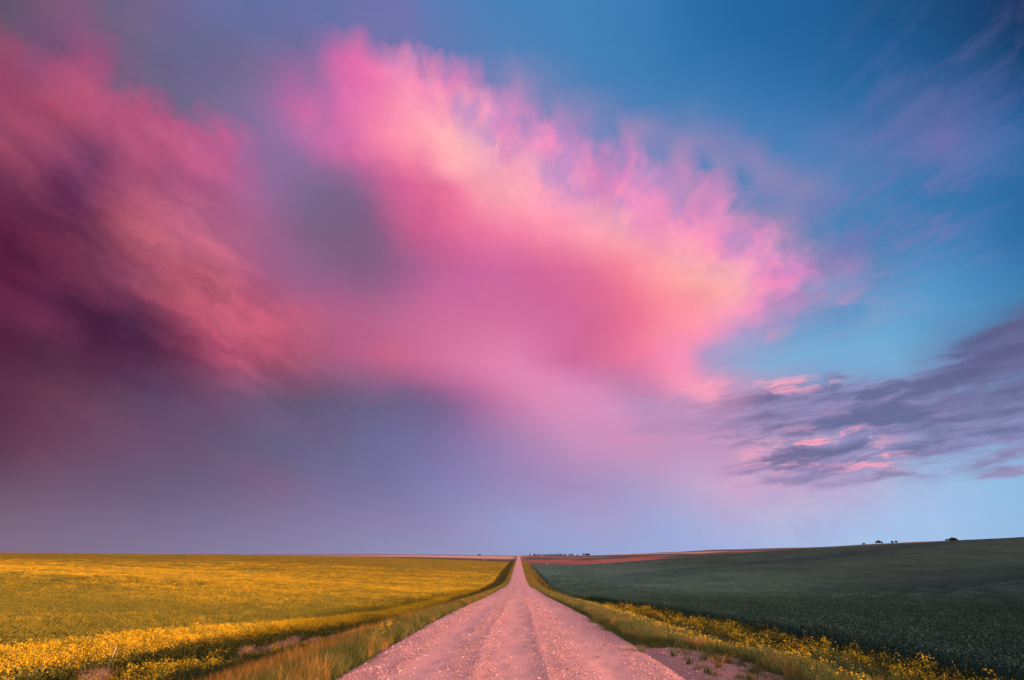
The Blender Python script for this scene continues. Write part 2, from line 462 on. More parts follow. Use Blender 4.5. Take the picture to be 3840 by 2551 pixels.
def sheet(name, xs, ys, zf, mat, smooth=True):
    X, Y = np.meshgrid(xs, ys)
    Z = zf(X, Y)
    co = np.stack([X, Y, Z], -1).reshape(-1, 3).astype(np.float32)
    nx, ny = len(xs), len(ys)
    i = np.arange(nx * ny).reshape(ny, nx)
    f = np.stack([i[:-1, :-1], i[:-1, 1:], i[1:, 1:], i[1:, :-1]], -1).reshape(-1, 4)
    return raw_mesh(name, co, f, [mat], None, smooth)


def raw_mesh(name, co, faces, mats, midx=None, smooth=False, link=True):
    me = bpy.data.meshes.new(name)
    faces = np.asarray(faces, np.int32)
    n, k = faces.shape
    me.vertices.add(len(co))
    me.vertices.foreach_set('co', np.asarray(co, np.float32).ravel())
    me.loops.add(n * k)
    me.loops.foreach_set('vertex_index', faces.ravel())
    me.polygons.add(n)
    me.polygons.foreach_set('loop_start', np.arange(n, dtype=np.int32) * k)
    me.polygons.foreach_set('loop_total', np.full(n, k, np.int32))
    for m_ in mats:
        me.materials.append(m_)
    if midx is not None:
        me.polygons.foreach_set('material_index', np.asarray(midx, np.int32))
    me.polygons.foreach_set('use_smooth', np.full(n, smooth))
    me.update(calc_edges=True)
    me.validate()
    o = bpy.data.objects.new(name, me)
    if link:
        COL.objects.link(o)
    return o


# ------------------------------------------------------------------ materials
def material(name, rough=0.9, spec=0.2):
    m_ = bpy.data.materials.new(name)
    m_.use_nodes = True
    t = m_.node_tree
    b = t.nodes['Principled BSDF']
    b.inputs['Roughness'].default_value = rough
    b.inputs['Specular IOR Level'].default_value = spec
    h = NT(t)
    pos = h.n('ShaderNodeNewGeometry').outputs['Position']
    return m_, h, b, pos


def set_bump(h, b, height, strength, dist):
    nd = h.n('ShaderNodeBump')
    nd.inputs['Strength'].default_value = strength
    nd.inputs['Distance'].default_value = dist
    h.put(nd.inputs['Height'], height)
    h.nt.links.new(nd.outputs[0], b.inputs['Normal'])


def c4(r, g_, b_):
    return (r, g_, b_, 1)


# land: grass and soil near the road, strips of fields far away
mat_land, h, b, pos = material('land')
px, py, pz = h.sep(pos)
flat = h.comb(px, py, 0)
nA = h.noise(flat, 0.9, 4.0, 0.6)
nB = h.noise(flat, 9.0, 4.0, 0.65)
near = h.ramp(h.mad(nB, 0.45, h.m('MULTIPLY', nA, 0.55)), [(0.36, (0.035, 0.045, 0.012)), (0.5, (0.09, 0.075, 0.028)), (0.66, (0.20, 0.125, 0.06))])
soil = h.ramp(nB, [(0.3, (0.26, 0.12, 0.11)), (0.6, (0.48, 0.245, 0.225)), (0.75, (0.60, 0.35, 0.32))])
inroad = h.m('MULTIPLY', h.ss(px, -4.9, -4.3), h.ss(h.m('ADD', px, h.m('MULTIPLY', nA, 0.8)), h.mad(h.ss(py, 20.5, 16.5), 2.0, 4.5), h.mad(h.ss(py, 20.5, 16.5), 2.0, 4.0)))
near = h.mix(inroad, near, soil)
wy = h.mad(h.m('SUBTRACT', h.noise(flat, 0.0021, 2.0, 0.5), 0.5), 380.0, py)
wy = h.mad(h.m('SUBTRACT', h.noise(flat, 0.012, 3.0, 0.5), 0.5), 60.0, wy)
yl = h.lin(wy, 800, 2600)
left = h.ramp(yl, [(0.0, (0.10, 0.085, 0.03)), (0.10, (0.075, 0.06, 0.03)), (0.14, (0.09, 0.05, 0.035)), (0.2, (0.20, 0.09, 0.07)), (0.235, (0.55, 0.33, 0.26)), (0.40, (0.60, 0.38, 0.30)), (0.43, (0.36, 0.18, 0.15)), (0.52, (0.40, 0.22, 0.18)), (0.56, (0.12, 0.07, 0.06)), (0.63, (0.35, 0.19, 0.16)), (0.70, (0.11, 0.06, 0.055))])
wyr = h.mad(h.m('MINIMUM', h.m('MAXIMUM', px, 0.0), 800.0), 1.6, wy)
right = h.ramp(h.lin(wyr, 800, 3200), [(0.0, (0.07, 0.07, 0.035)), (0.04, (0.28, 0.09, 0.065)), (0.12, (0.33, 0.10, 0.075)), (0.16, (0.05, 0.06, 0.04)), (0.24, (0.06, 0.065, 0.045)), (0.27, (0.30, 0.10, 0.08)), (0.36, (0.34, 0.12, 0.09)), (0.39, (0.06, 0.06, 0.045)), (0.50, (0.06, 0.065, 0.05)), (0.54, (0.48, 0.27, 0.20)), (0.76, (0.52, 0.30, 0.23)), (0.80, (0.14, 0.08, 0.07))])
far = h.mix(h.ss(px, -30, 30), left, right)
far = h.mix(1.0, far, h.ramp(h.noise(flat, 0.03, 5.0, 0.65), [(0.3, (0.75, 0.75, 0.75)), (0.7, (1.2, 1.2, 1.2))]), 'MULTIPLY')
h.put(b.inputs['Base Color'], h.mix(h.ss(py, 600, 760), near, far))
set_bump(h, b, nB, 0.6, 0.08)

# gravel road
mat_road, h, b, pos = material('gravel_road', 0.95, 0.1)
px, py, pz = h.sep(pos)
flat = h.comb(px, py, 0)
wx = h.mad(h.m('SUBTRACT', h.noise(h.comb(h.m('MULTIPLY', px, 0.3), h.m('MULTIPLY', py, 0.06)), 1.0, 3.0, 0.6), 0.5), 0.7, px)


def lane(c, wd):
    return h.ss(h.m('ABSOLUTE', h.m('SUBTRACT', wx, c)), wd, wd * 0.35)


lanes = h.m('MINIMUM', h.m('ADD', h.m('ADD', lane(-2.15, 0.65), lane(-0.1, 0.75)), lane(2.1, 0.75)), 1.0)
st = h.noise(flat, 26.0, 4.0, 0.7)
st2_ = h.noise(flat, 7.0, 4.0, 0.7)
vor = h.n('ShaderNodeTexVoronoi', feature='F1')
h.put(vor.inputs['Vector'], flat)
vor.inputs['Scale'].default_value = 22.0
cellc = h.sep(vor.outputs['Color'])[0]
loose = h.ramp(h.mad(cellc, 0.6, h.m('MULTIPLY', st, 0.4)), [(0.15, (0.46, 0.21, 0.20)), (0.45, (0.66, 0.34, 0.325)), (0.7, (0.72, 0.40, 0.38)), (0.9, (0.78, 0.47, 0.44))])
packed = h.ramp(h.mad(st2_, 0.5, h.m('MULTIPLY', st, 0.5)), [(0.3, (0.65, 0.33, 0.315)), (0.5, (0.72, 0.38, 0.36)), (0.7, (0.78, 0.43, 0.405))])
rc = h.mix(h.m('MULTIPLY', lanes, 0.85), loose, packed)
rc = h.mix(1.0, rc, h.ramp(h.noise(h.comb(h.m('MULTIPLY', px, 1.3), h.m('MULTIPLY', py, 0.12)), 1.0, 4.0, 0.6), [(0.3, (0.86, 0.84, 0.85)), (0.7, (1.08, 1.06, 1.06))]), 'MULTIPLY')
h.put(b.inputs['Base Color'], rc)
set_bump(h, b, h.m('MULTIPLY', h.mad(vor.outputs['Distance'], -1.0, st), h.mad(lanes, -0.7, 1.0)), 0.8, 0.03)

# stones
mat_stone, h, b, pos = material('stone', 0.85, 0.25)
rnd = h.n('ShaderNodeObjectInfo').outputs['Random']
h.put(b.inputs['Base Color'], h.ramp(rnd, [(0.0, (0.20, 0.09, 0.09)), (0.3, (0.40, 0.20, 0.20)), (0.65, (0.66, 0.38, 0.36)), (0.9, (0.74, 0.48, 0.45)), (1.0, (0.82, 0.68, 0.62))]))


def crop_cols(h, pos, kind):
    """patchy flowering of the canola / folds of the wheat, by place on the ground"""
    px, py, pz = h.sep(pos)
    flat = h.comb(px, py, 0)
    a = h.noise(flat, 0.035, 4.0, 0.62)
    c = h.noise(flat, 0.3, 4.0, 0.65)
    return px, py, flat, h.mad(a, 0.55, h.m('MULTIPLY', c, 0.45)), c


# canola canopy (upper surface of the crop)
mat_canopy, h, b, pos = material('canola_canopy', 0.9, 0.05)
px, py, flat, mixn, c = crop_cols(h, pos, 0)
f = h.noise(flat, 3.0, 4.0, 0.75)
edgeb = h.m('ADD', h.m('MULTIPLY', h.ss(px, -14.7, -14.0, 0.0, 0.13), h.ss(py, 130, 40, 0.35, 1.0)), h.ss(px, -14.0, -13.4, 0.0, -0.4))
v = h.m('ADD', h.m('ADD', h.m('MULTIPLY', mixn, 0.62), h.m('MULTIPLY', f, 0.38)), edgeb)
v = h.m('ADD', v, h.ss(py, 25, 150, -0.085, 0.025))
h.put(b.inputs['Base Color'], h.ramp(v, [(0.38, (0.085, 0.092, 0.013)), (0.48, (0.16, 0.138, 0.013)), (0.57, (0.34, 0.22, 0.013)), (0.67, (0.58, 0.34, 0.012))]))
set_bump(h, b, h.mad(f, 1.0, h.m('MULTIPLY', c, 2.0)), 0.8, 0.5)

mat_flower, h, b, pos = material('canola_flower', 0.7, 0.1)
px, py, flat, mixn, c = crop_cols(h, pos, 0)
rnd = h.n('ShaderNodeObjectInfo').outputs['Random']
v = h.m('ADD', h.mad(mixn, 0.8, h.m('MULTIPLY', rnd, 0.2)), h.m('MULTIPLY', h.ss(px, -14.6, -13.8, -0.03, 0.15), h.ss(py, 130, 40, 0.4, 1.0)))
v = h.m('ADD', v, h.ss(py, 25, 150, -0.085, 0.025))
h.put(b.inputs['Base Color'], h.ramp(v, [(0.38, (0.15, 0.145, 0.018)), (0.48, (0.29, 0.225, 0.016)), (0.60, (0.68, 0.43, 0.013))]))
b.inputs['Subsurface Weight'].default_value = 0.0

mat_stem, h, b, pos = material('stem', 0.7, 0.2)
rnd = h.n('ShaderNodeObjectInfo').outputs['Random']
h.put(b.inputs['Base Color'], h.ramp(rnd, [(0.0, (0.055, 0.08, 0.018)), (0.6, (0.10, 0.12, 0.025)), (1.0, (0.15, 0.14, 0.03))]))

# wheat
mat_wheat_top, h, b, pos = material('wheat_canopy', 0.9, 0.05)
px, py, flat, mixn, c = crop_cols(h, pos, 1)
f = h.noise(flat, 4.0, 4.0, 0.75)
v = h.mad(mixn, 0.65, h.m('MULTIPLY', f, 0.35))
wc = h.ramp(v, [(0.36, (0.026, 0.066, 0.058)), (0.5, (0.068, 0.138, 0.112)), (0.64, (0.125, 0.22, 0.17))])
wc = h.mix(h.ss(h.m('ADD', px, h.m('MULTIPLY', c, 60.0)), 40, 220), wc, h.mix(1.0, wc, c4(0.5, 0.5, 0.5), 'MULTIPLY'))  # shade of the hill painted into the wheat colour, darker towards the right
wob = h.mad(h.m('SINE', h.m('MULTIPLY', py, 0.011)), 1.6, px)
trk = h.m('ABSOLUTE', h.m('SUBTRACT', h.m('ABSOLUTE', h.m('SUBTRACT', h.m('PINGPONG', h.m('ADD', wob, 3.0), 27.0), 13.5)), 1.1))
tm = h.m('MULTIPLY', h.ss(trk, 0.38, 0.15), h.ss(h.noise(flat, 0.05, 2.0, 0.5), 0.40, 0.55))
wc = h.mix(h.m('MULTIPLY', tm, 0.7), wc, c4(0.035, 0.035, 0.028))
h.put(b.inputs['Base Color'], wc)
set_bump(h, b, h.mad(f, 1.0, h.m('MULTIPLY', c, 2.0)), 0.9, 0.4)

mat_wheat, h, b, pos = material('wheat_blade', 0.95, 0.03)
px, py, flat, mixn, c = crop_cols(h, pos, 1)
rnd = h.n('ShaderNodeObjectInfo').outputs['Random']
h.put(b.inputs['Base Color'], h.ramp(h.mad(mixn, 0.6, h.m('MULTIPLY', rnd, 0.4)), [(0.3, (0.015, 0.038, 0.036)), (0.6, (0.036, 0.080, 0.070)), (0.85, (0.066, 0.125, 0.105))]))


def simple(name, stops, rough=0.7, patch=0.0):
    m_, h, b, pos = material(name, max(rough, 0.85), 0.05)
    rnd = h.n('ShaderNodeObjectInfo').outputs['Random']
    if patch:
        rnd = h.mad(rnd, 1 - patch, h.m('MULTIPLY', h.ss(h.noise(pos, 0.8, 3.0, 0.6), 0.3, 0.7), patch))
    h.put(b.inputs['Base Color'], h.ramp(rnd, stops))
    return m_


mat_grass = simple('verge_grass', [(0.0, (0.05, 0.065, 0.018)), (0.5, (0.10, 0.115, 0.03)), (1.0, (0.19, 0.17, 0.05))], patch=0.5)
mat_gold = simple('gold_grass', [(0.0, (0.17, 0.11, 0.025)), (0.5, (0.32, 0.17, 0.035)), (1.0, (0.48, 0.22, 0.06))], patch=0.5)
mat_rust = simple('rust_grass', [(0.0, (0.24, 0.085, 0.035)), (0.6, (0.44, 0.17, 0.07)), (1.0, (0.60, 0.30, 0.17))], patch=0.4)
mat_lime = simple('fresh_grass', [(0.0, (0.07, 0.10, 0.03)), (0.6, (0.115, 0.14, 0.042)), (1.0, (0.19, 0.175, 0.07))], patch=0.4)
mat_straw = simple('dry_straw', [(0.0, (0.55, 0.33, 0.24)), (1.0, (0.75, 0.50, 0.38))])
mat_yellow = simple('weed_flower', [(0.0, (0.62, 0.40, 0.02)), (1.0, (0.85, 0.58, 0.03))])
mat_ochre = simple('ochre_weed', [(0.0, (0.07, 0.06, 0.02)), (0.6, (0.15, 0.105, 0.03)), (1.0, (0.25, 0.15, 0.04))])
mat_weed = simple('weed_leaf', [(0.0, (0.05, 0.07, 0.03)), (1.0, (0.10, 0.12, 0.05))])
mat_ditch = simple('ditch_grass', [(0.0, (0.025, 0.045, 0.02)), (1.0, (0.06, 0.09, 0.035))], patch=0.4)

# ------------------------------------------------------------------ sheets
gx = spaced([(-12000, 900), (-4500, 150), (-1500, 40), (-500, 12), (-160, 4), (-50, 1.2), (-14, 0.35), (14, 1.2), (60, 4), (180, 12), (600, 40), (1500, 150), (4500, 900), (12000, 1)])
gy = spaced([(-4000, 400), (-400, 40), (-40, 4), (6, 0.6), (30, 1.2), (80, 4), (240, 10), (600, 20), (1200, 30), (2600, 120), (4500, 900), (12000, 1)])
land = sheet('ground', gx, gy, H, mat_land)
land['kind'] = 'structure'


def road_z(x, y):
    u = (x - (RL + RR) / 2) / ((RR - RL) / 2)
    fade = sm(y, 90, 35)
    z = ZR(y) + 0.05 * (1 - u * u)
    z = z - fade * 0.022 * (np.exp(-((x + 2.15) / .5) ** 2) + np.exp(-((x + .1) / .55) ** 2) + np.exp(-((x - 2.1) / .55) ** 2))
    z = z + fade * 0.03 * np.exp(-((x - 0.62 - 0.05 * np.sin(y * .21)) / .11) ** 2) * 0.45 + fade * 0.012 * np.exp(-((x + 0.95 - 0.06 * np.sin(y * .17 + 1)) / .12) ** 2)
    z = z + fade * 0.008 * wav(x, y, 0.7, 21) + fade * 0.010 * wav(x * 2, y, 1.9, 22)
    ed = np.minimum(x - RL, RR - x)
    return z - 0.14 * sm(ed, 0.35, -0.25)


def ragged(x, y):
    """outline of the road: the outer columns wander in and out"""
    return x


rx = np.concatenate([np.linspace(RL - 0.25, RL + 0.4, 8), np.linspace(RL + 0.48, RR - 0.48, 88), np.linspace(RR - 0.4, RR + 0.25, 8)])
ry = spaced([(-300, 20), (-20, 2), (8, 0.09), (32, 0.2), (60, 0.6), (120, 3), (400, 10), (900, 20), (2600, 100), (4000, 1)])
road = sheet('road', rx, ry, road_z, mat_road)
road['kind'] = 'structure'


def crop_sheet(name, side, hgt, mat, y1f):
    """upper surface of a standing crop, closed by a skirt at its edge"""
    if side < 0:
        xs = -spaced([(-XL + 0.35, 0.5), (30, 1.5), (80, 4), (250, 10), (900, 30), (1600, 1)])[::-1]
    else:
        xs = spaced([(XR + 0.35, 0.5), (30, 1.5), (80, 4), (250, 8), (900, 30), (1500, 1)])
    ys = spaced([(-120, 8), (0, 0.8), (60, 2), (160, 6), (500, 12), (y1f, 1)])
    ed = XL if side < 0 else XR

    def zf(x, y):
        base = H(x, y)
        s = np.abs(x - ed)
        far_ = sm(s, 10, 40)
        hh = hgt * (0.72 + 0.2 * far_) + 0.10 * wav(x, y, 3.1, 31) + 0.07 * wav(x, y, 1.3, 32)
        hh = hh * sm(s, 0.3, 1.4)
        hh = hh * sm(y1f - y, 0, 12) - 0.1 * (1 - sm(y1f - y, 0, 12))
        return base + hh
    o = sheet(name, xs, ys, zf, mat)
    return o


# ------------------------------------------------------------------ plant patches
class Buf:
    def __init__(self):
        self.v, self.f, self.m = [], [], []
        self.n = 0

    def quads(self, q, mi):
        """q: (n,4,3)"""
        q = np.asarray(q, float).reshape(-1, 4, 3)
        k = len(q)
        self.v.append(q.reshape(-1, 3))
        self.f.append(np.arange(k * 4).reshape(k, 4) + self.n)
        self.m.append(np.full(k, mi))
        self.n += 4 * k

    def build(self, name, mats, link=False, smooth=False):
        return raw_mesh(name, np.concatenate(self.v), np.concatenate(self.f), mats, np.concatenate(self.m), smooth, link)


def blades(r, n, rad, h0, h1, wd, lean, mi, buf, cx=0, cy=0, seg=3):
    """n tapered curved blades growing from a disc"""
    a = r.uniform(0, 2 * math.pi, n)
    rr = rad * np.sqrt(r.uniform(0, 1, n))
    bx, by = cx + rr * np.cos(a), cy + rr * np.sin(a)
    hh = r.uniform(h0, h1, n)
    la = r.uniform(0, 2 * math.pi, n)
    ln = lean * r.uniform(0.2, 1.0, n) * hh
    fa = r.uniform(0, 2 * math.pi, n)
    ux, uy = np.cos(fa) * wd / 2, np.sin(fa) * wd / 2
    pts = []
    for k in range(seg + 1):
        t = k / seg
        w_ = (1 - t) ** 0.7 * 0.9 + 0.1
        X = bx + np.cos(la) * ln * t * t
        Y = by + np.sin(la) * ln * t * t
        Z = hh * t * (1 - 0.12 * t * (ln / (hh + 1e-6)))
        pts.append((np.stack([X - ux * w_, Y - uy * w_, Z], -1), np.stack([X + ux * w_, Y + uy * w_, Z], -1)))
    for k in range(seg):
        buf.quads(np.stack([pts[k][0], pts[k][1], pts[k + 1][1], pts[k + 1][0]], 1), mi)
    return np.stack([bx + np.cos(la) * ln, by + np.sin(la) * ln, hh * (1 - 0.12 * ln / (hh + 1e-6))], -1)


def flakes(r, c, n, spread, size, mi, buf):
    """small petals or leaves round the points c (k,3)"""
    c = np.repeat(np.asarray(c, float), n, 0)
    k = len(c)
    p = c + r.normal(0, 1, (k, 3)) * np.asarray(spread)
    a = r.normal(0, 1, (k, 3))
    a /= np.linalg.norm(a, axis=1)[:, None]
    b_ = np.cross(a, r.normal(0, 1, (k, 3)))
    b_ /= np.linalg.norm(b_, axis=1)[:, None] + 1e-9
    s = size * r.uniform(0.6, 1.3, (k, 1)) / 2
    buf.quads(np.stack([p - a * s - b_ * s * .7, p + a * s - b_ * s * .7, p + a * s + b_ * s * .7, p - a * s + b_ * s * .7], 1), mi)


def patch(kind, seed):
    r = np.random.default_rng(seed)
    b_ = Buf()
    if kind == 'canola':
        tops = blades(r, 16, 0.55, 0.96, 1.1, 0.018, 0.2, 0, b_)
        flakes(r, tops * [1, 1, .55], 9, (0.07, 0.07, 0.16), 0.055, 0, b_)
        flakes(r, tops - [0, 0, 0.05], 14, (0.055, 0.055, 0.045), 0.025, 1, b_)
        return b_.build('canola_patch', [mat_stem, mat_flower])
    if kind == 'canola_far':
        tops = blades(r, 30, 1.5, 0.8, 1.15, 0.03, 0.25, 0, b_, seg=1)
        flakes(r, tops * [1, 1, .7], 4, (0.14, 0.14, 0.1), 0.10, 0, b_)
        flakes(r, tops - [0, 0, 0.05], 10, (0.12, 0.12, 0.06), 0.048, 1, b_)
        return b_.build('canola_clump', [mat_stem, mat_flower])
    if kind == 'wheat':
        tops = blades(r, 85, 0.5, 0.55, 0.85, 0.016, 0.35, 0, b_)
        flakes(r, tops[:40], 2, (0.006, 0.006, 0.03), 0.035, 0, b_)
        return b_.build('wheat_patch', [mat_wheat])
    if kind == 'wheat_far':
        blades(r, 130, 1.5, 0.55, 0.9, 0.035, 0.35, 0, b_, seg=2)
        return b_.build('wheat_clump', [mat_wheat])
    if kind == 'weedbush':     # yellow-flowered roadside weed
        tops = blades(r, 12, 0.25, 0.45, 0.85, 0.012, 0.4, 0, b_)
        flakes(r, tops * [1, 1, .6], 7, (0.07, 0.07, 0.14), 0.06, 0, b_)
        flakes(r, tops, 9, (0.055, 0.055, 0.05), 0.042, 1, b_)
        return b_.build('flowering_weed', [mat_weed, mat_yellow])
    if kind == 'dullbush':
        tops = blades(r, 14, 0.28, 0.4, 0.85, 0.012, 0.45, 0, b_)
        flakes(r, tops * [1, 1, .6], 7, (0.07, 0.07, 0.14), 0.05, 0, b_)
        flakes(r, tops[:4], 5, (0.05, 0.05, 0.05), 0.036, 1, b_)
        return b_.build('ochre_weed', [mat_ochre, mat_yellow])
    if kind == 'lowflower':
        tops = blades(r, 26, 0.3, 0.15, 0.42, 0.008, 0.5, 0, b_)
        flakes(r, tops[:14], 4, (0.025, 0.025, 0.02), 0.022, 1, b_)
        return b_.build('low_flowers', [mat_lime, mat_yellow])
    spec = {'grass': (70, 0.3, 0.18, 0.5, 0.011, 0.7, mat_grass), 'gold': (80, 0.3, 0.25, 0.55, 0.009, 0.6, mat_gold),
            'rust': (80, 0.3, 0.2, 0.5, 0.010, 0.6, mat_rust), 'lime': (95, 0.32, 0.15, 0.42, 0.009, 0.6, mat_lime),
            'ditch': (70, 0.3, 0.3, 0.8, 0.013, 0.5, mat_ditch), 'short': (60, 0.22, 0.05, 0.2, 0.009, 0.9, mat_grass)}[kind]
    blades(r, spec[0], spec[1], spec[2], spec[3], spec[4], spec[5], 0, b_)
    return b_.build(kind + '_tuft', [spec[6]])


def stone(seed):
    r = np.random.default_rng(seed)
    bm = bmesh.new()
    bmesh.ops.create_icosphere(bm, subdivisions=1, radius=0.5)
    for v in bm.verts:
        v.co *= r.uniform(0.7, 1.15)
        v.co.z *= 0.65
    me = bpy.data.meshes.new('stone')
    bm.to_mesh(me)
    bm.free()
    me.materials.append(mat_stone)
    return bpy.data.objects.new('stone', me)


def scatter(name, pts, rots, scl, idx, sources):
    """one object that repeats its source shapes at the given points"""
    me = bpy.data.meshes.new(name)
    n = len(pts)
    me.vertices.add(n)
    me.vertices.foreach_set('co', np.asarray(pts, np.float32).ravel())
    for nm, tp, dat, key in (('rot', 'FLOAT_VECTOR', rots, 'vector'), ('scl', 'FLOAT_VECTOR', scl, 'vector'), ('idx', 'INT', idx, 'value')):
        at = me.attributes.new(nm, tp, 'POINT')
        at.data.foreach_set(key, np.asarray(dat, np.int32 if tp == 'INT' else np.float32).ravel())
    o = bpy.data.objects.new(name, me)
    COL.objects.link(o)
    lib = bpy.data.collections.new(name + '_sources')
    for i, s in enumerate(sources):
        s.name = 'source_%03d_%s' % (i, name)
        lib.objects.link(s)
    t = bpy.data.node_groups.new(name + '_scatter', 'GeometryNodeTree')
    t.interface.new_socket('Geometry', in_out='INPUT', socket_type='NodeSocketGeometry')
    t.interface.new_socket('Geometry', in_out='OUTPUT', socket_type='NodeSocketGeometry')
    N = t.nodes.new
    gi, go = N('NodeGroupInput'), N('NodeGroupOutput')
    ci = N('GeometryNodeCollectionInfo')
    ci.inputs['Collection'].default_value = lib
    ci.inputs['Separate Children'].default_value = True
    ci.inputs['Reset Children'].default_value = True
    ip = N('GeometryNodeInstanceOnPoints')
    ip.inputs['Pick Instance'].default_value = True
    at = {}
    for nm, tp in (('rot', 'FLOAT_VECTOR'), ('scl', 'FLOAT_VECTOR'), ('idx', 'INT')):
        a = N('GeometryNodeInputNamedAttribute')
        a.data_type = tp
        a.inputs['Name'].default_value = nm
        at[nm] = a.outputs['Attribute']
    L = t.links.new
    e2r = N('FunctionNodeEulerToRotation')
    L(at['rot'], e2r.inputs[0])
    L(gi.outputs[0], ip.inputs['Points'])
    L(ci.outputs[0], ip.inputs['Instance'])
    L(at['idx'], ip.inputs['Instance Index'])
    L(e2r.outputs[0], ip.inputs['Rotation'])
    L(at['scl'], ip.inputs['Scale'])
    L(ip.outputs[0], go.inputs[0])
    md = o.modifiers.new('scatter', 'NODES')
    md.node_group = t
    return o


def in_view(x, y, margin=4.0):
    """keep what the photograph's view (and a step to the side of it) can show"""
    return (np.abs(x) < 0.93 * y + margin) & (y > 4)


def grow(name, x, y, idx, sources, smin, smax, zoff=0.0, hmul=None, zf=H, tilt=0.06):
    n = len(x)
    z = zf(x, y) + zoff
    s = rng.uniform(smin, smax, n)
    sc = np.stack([s, s, s * (1 if hmul is None else hmul) * rng.uniform(0.85, 1.12, n)], -1)
    rot = np.stack([rng.normal(0, tilt, n), rng.normal(0, tilt, n), rng.uniform(0, 6.28, n)], -1)
    return scatter(name, np.stack([x, y, z], -1), rot, sc, idx, sources)


def rnd_area(n, x0, x1, y0, y1, ypow=1.0):
    y = y0 + (y1 - y0) * rng.uniform(0, 1, n) ** ypow
    return rng.uniform(x0, x1, n), y


def stuff(o, label, cat=None, group=None):
    o['kind'] = 'stuff'
    o['label'] = label
    if cat:
        o['category'] = cat


# canola
canola = crop_sheet('canola', -1, 1.05, mat_canopy, 905)
stuff(canola, 'yellow flowering canola crop covering the slope left of the road', 'crop')
X, Y = [], []
k = 150000
x = rng.uniform(-125, XL - 0.2, k); y = rng.uniform(6, 120, k)
d = np.hypot(x, y)
s = XL - x
keep = in_view(x, y) & (rng.uniform(0, 1, k) < np.where(s < 2.5, 1.0, 0.75) * np.clip(1.4 - d / 85, 0, 1))
x, y = x[keep], y[keep]
xe, ye = rnd_area(5200, XL - 1.6, XL + 0.15, 7, 110, 1.3)
x, y = np.concatenate([x, xe]), np.concatenate([y, ye])
print('canola near', len(x))
o = grow('flowering_plants', x, y, rng.integers(0, 5, len(x)), [patch('canola', i) for i in range(5)], 0.93, 1.08, hmul=0.95)
o.parent = canola; o['kind'] = 'stuff'
k = 70000
x = rng.uniform(-330, XL - 0.6, k); y = rng.uniform(30, 420, k)
d = np.hypot(x, y)
keep = in_view(x, y) & (d > 50) & (rng.uniform(0, 1, k) < np.clip(1.5 - d / 330, 0, 1) * np.clip((d - 45) / 30, 0, 1))
x, y = x[keep], y[keep]
print('canola far', len(x))
o = grow('flowering_plants', x, y, rng.integers(0, 4, len(x)), [patch('canola_far', 10 + i) for i in range(4)], 0.9, 1.2, hmul=0.9)
o.parent = canola; o['kind'] = 'stuff'

# wheat
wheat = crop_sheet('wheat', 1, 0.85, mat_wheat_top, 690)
stuff(wheat, 'dark blue-green wheat crop rising over the hill right of the road', 'crop')
k = 120000
x = rng.uniform(XR + 0.1, 110, k); y = rng.uniform(6, 110, k)
d = np.hypot(x, y)
keep = in_view(x, y) & (rng.uniform(0, 1, k) < np.clip(1.5 - d / 75, 0, 1))
x, y = x[keep], y[keep]
xe, ye = rnd_area(3500, XR, XR + 1.4, 8, 110, 1.3)
x, y = np.concatenate([x, xe]), np.concatenate([y, ye])
print('wheat near', len(x))
o = grow('wheat_blades', x, y, rng.integers(0, 5, len(x)), [patch('wheat', 20 + i) for i in range(5)], 0.85, 1.2)
o.parent = wheat; o['kind'] = 'stuff'
k = 60000
x = rng.uniform(XR + 0.6, 320, k); y = rng.uniform(30, 400, k)
d = np.hypot(x, y)
keep = in_view(x, y) & (d > 45) & (rng.uniform(0, 1, k) < np.clip(1.5 - d / 300, 0, 1) * np.clip((d - 40) / 30, 0, 1))
x, y = x[keep], y[keep]
print('wheat far', len(x))
o = grow('wheat_blades', x, y, rng.integers(0, 4, len(x)), [patch('wheat_far', 30 + i) for i in range(4)], 0.9, 1.2)
o.parent = wheat; o['kind'] = 'stuff'

# verges: pick a tuft kind by place
KINDS = ['grass', 'gold', 'rust', 'lime', 'ditch', 'short', 'weedbush', 'lowflower', 'dullbush']
srcs, first = [], {}
for kd in KINDS:
    first[kd] = len(srcs)
    srcs += [patch(kd, 40 + 7 * KINDS.index(kd) + i) for i in range(4)]
VX, VY, VI, VS = [], [], [], []


def put(kd, x, y, s0=0.8, s1=1.25):
    n = len(x)
    VX.append(x); VY.append(y)
    VI.append(first[kd] + rng.integers(0, 4, n))
    VS.append(rng.uniform(s0, s1, n))


def thin(x, y, prob):
    k_ = in_view(x, y, 3.0) & (rng.uniform(0, 1, len(x)) < prob)
    return x[k_], y[k_]


def band(n, a, b, y0, y1, yp=1.6):
    return rnd_area(n, a, b, y0, y1, yp)


NZ = lambda x, y, s, sd: wav(x, y, s, sd)
# left verge
x, y = band(26000, -11.0, RL - 0.05, 8, 190)
x, y = thin(x, y, 0.9)
k_ = ~((x < -11.1) & (((y > 27) & (y < 47)) | ((y > 17) & (y < 19.5))))
x, y = x[k_], y[k_]
n_ = NZ(x, y, 5.0, 51) + rng.normal(0, 0.35, len(x))
u = (RL - x) / 8.4
gold = (np.abs(u - 0.34) < 0.22) & (n_ > -0.45)
rust = (np.abs(u - 0.42) < 0.16) & (n_ > 0.45)
ditch = (u > 0.58) & ~rust
dead = rng.uniform(0, 1, len(x)) < 0.06 + 0.2 * (NZ(x, y, 1.6, 57) > 0.5)
gold = gold | (dead & (u < 0.6))
for msk, kd in ((rust, 'rust'), (gold & ~rust, 'gold'), (ditch & ~gold, 'ditch'), (~gold & ~rust & ~ditch, 'grass')):
    put(kd, x[msk], y[msk], 0.65, 1.15)
x, y = band(160, -6.2, RL - 0.3, 8, 60)          # yellow weeds near the road
x, y = thin(x, y, (NZ(x, y, 4, 52) > 0.2) * 0.8)
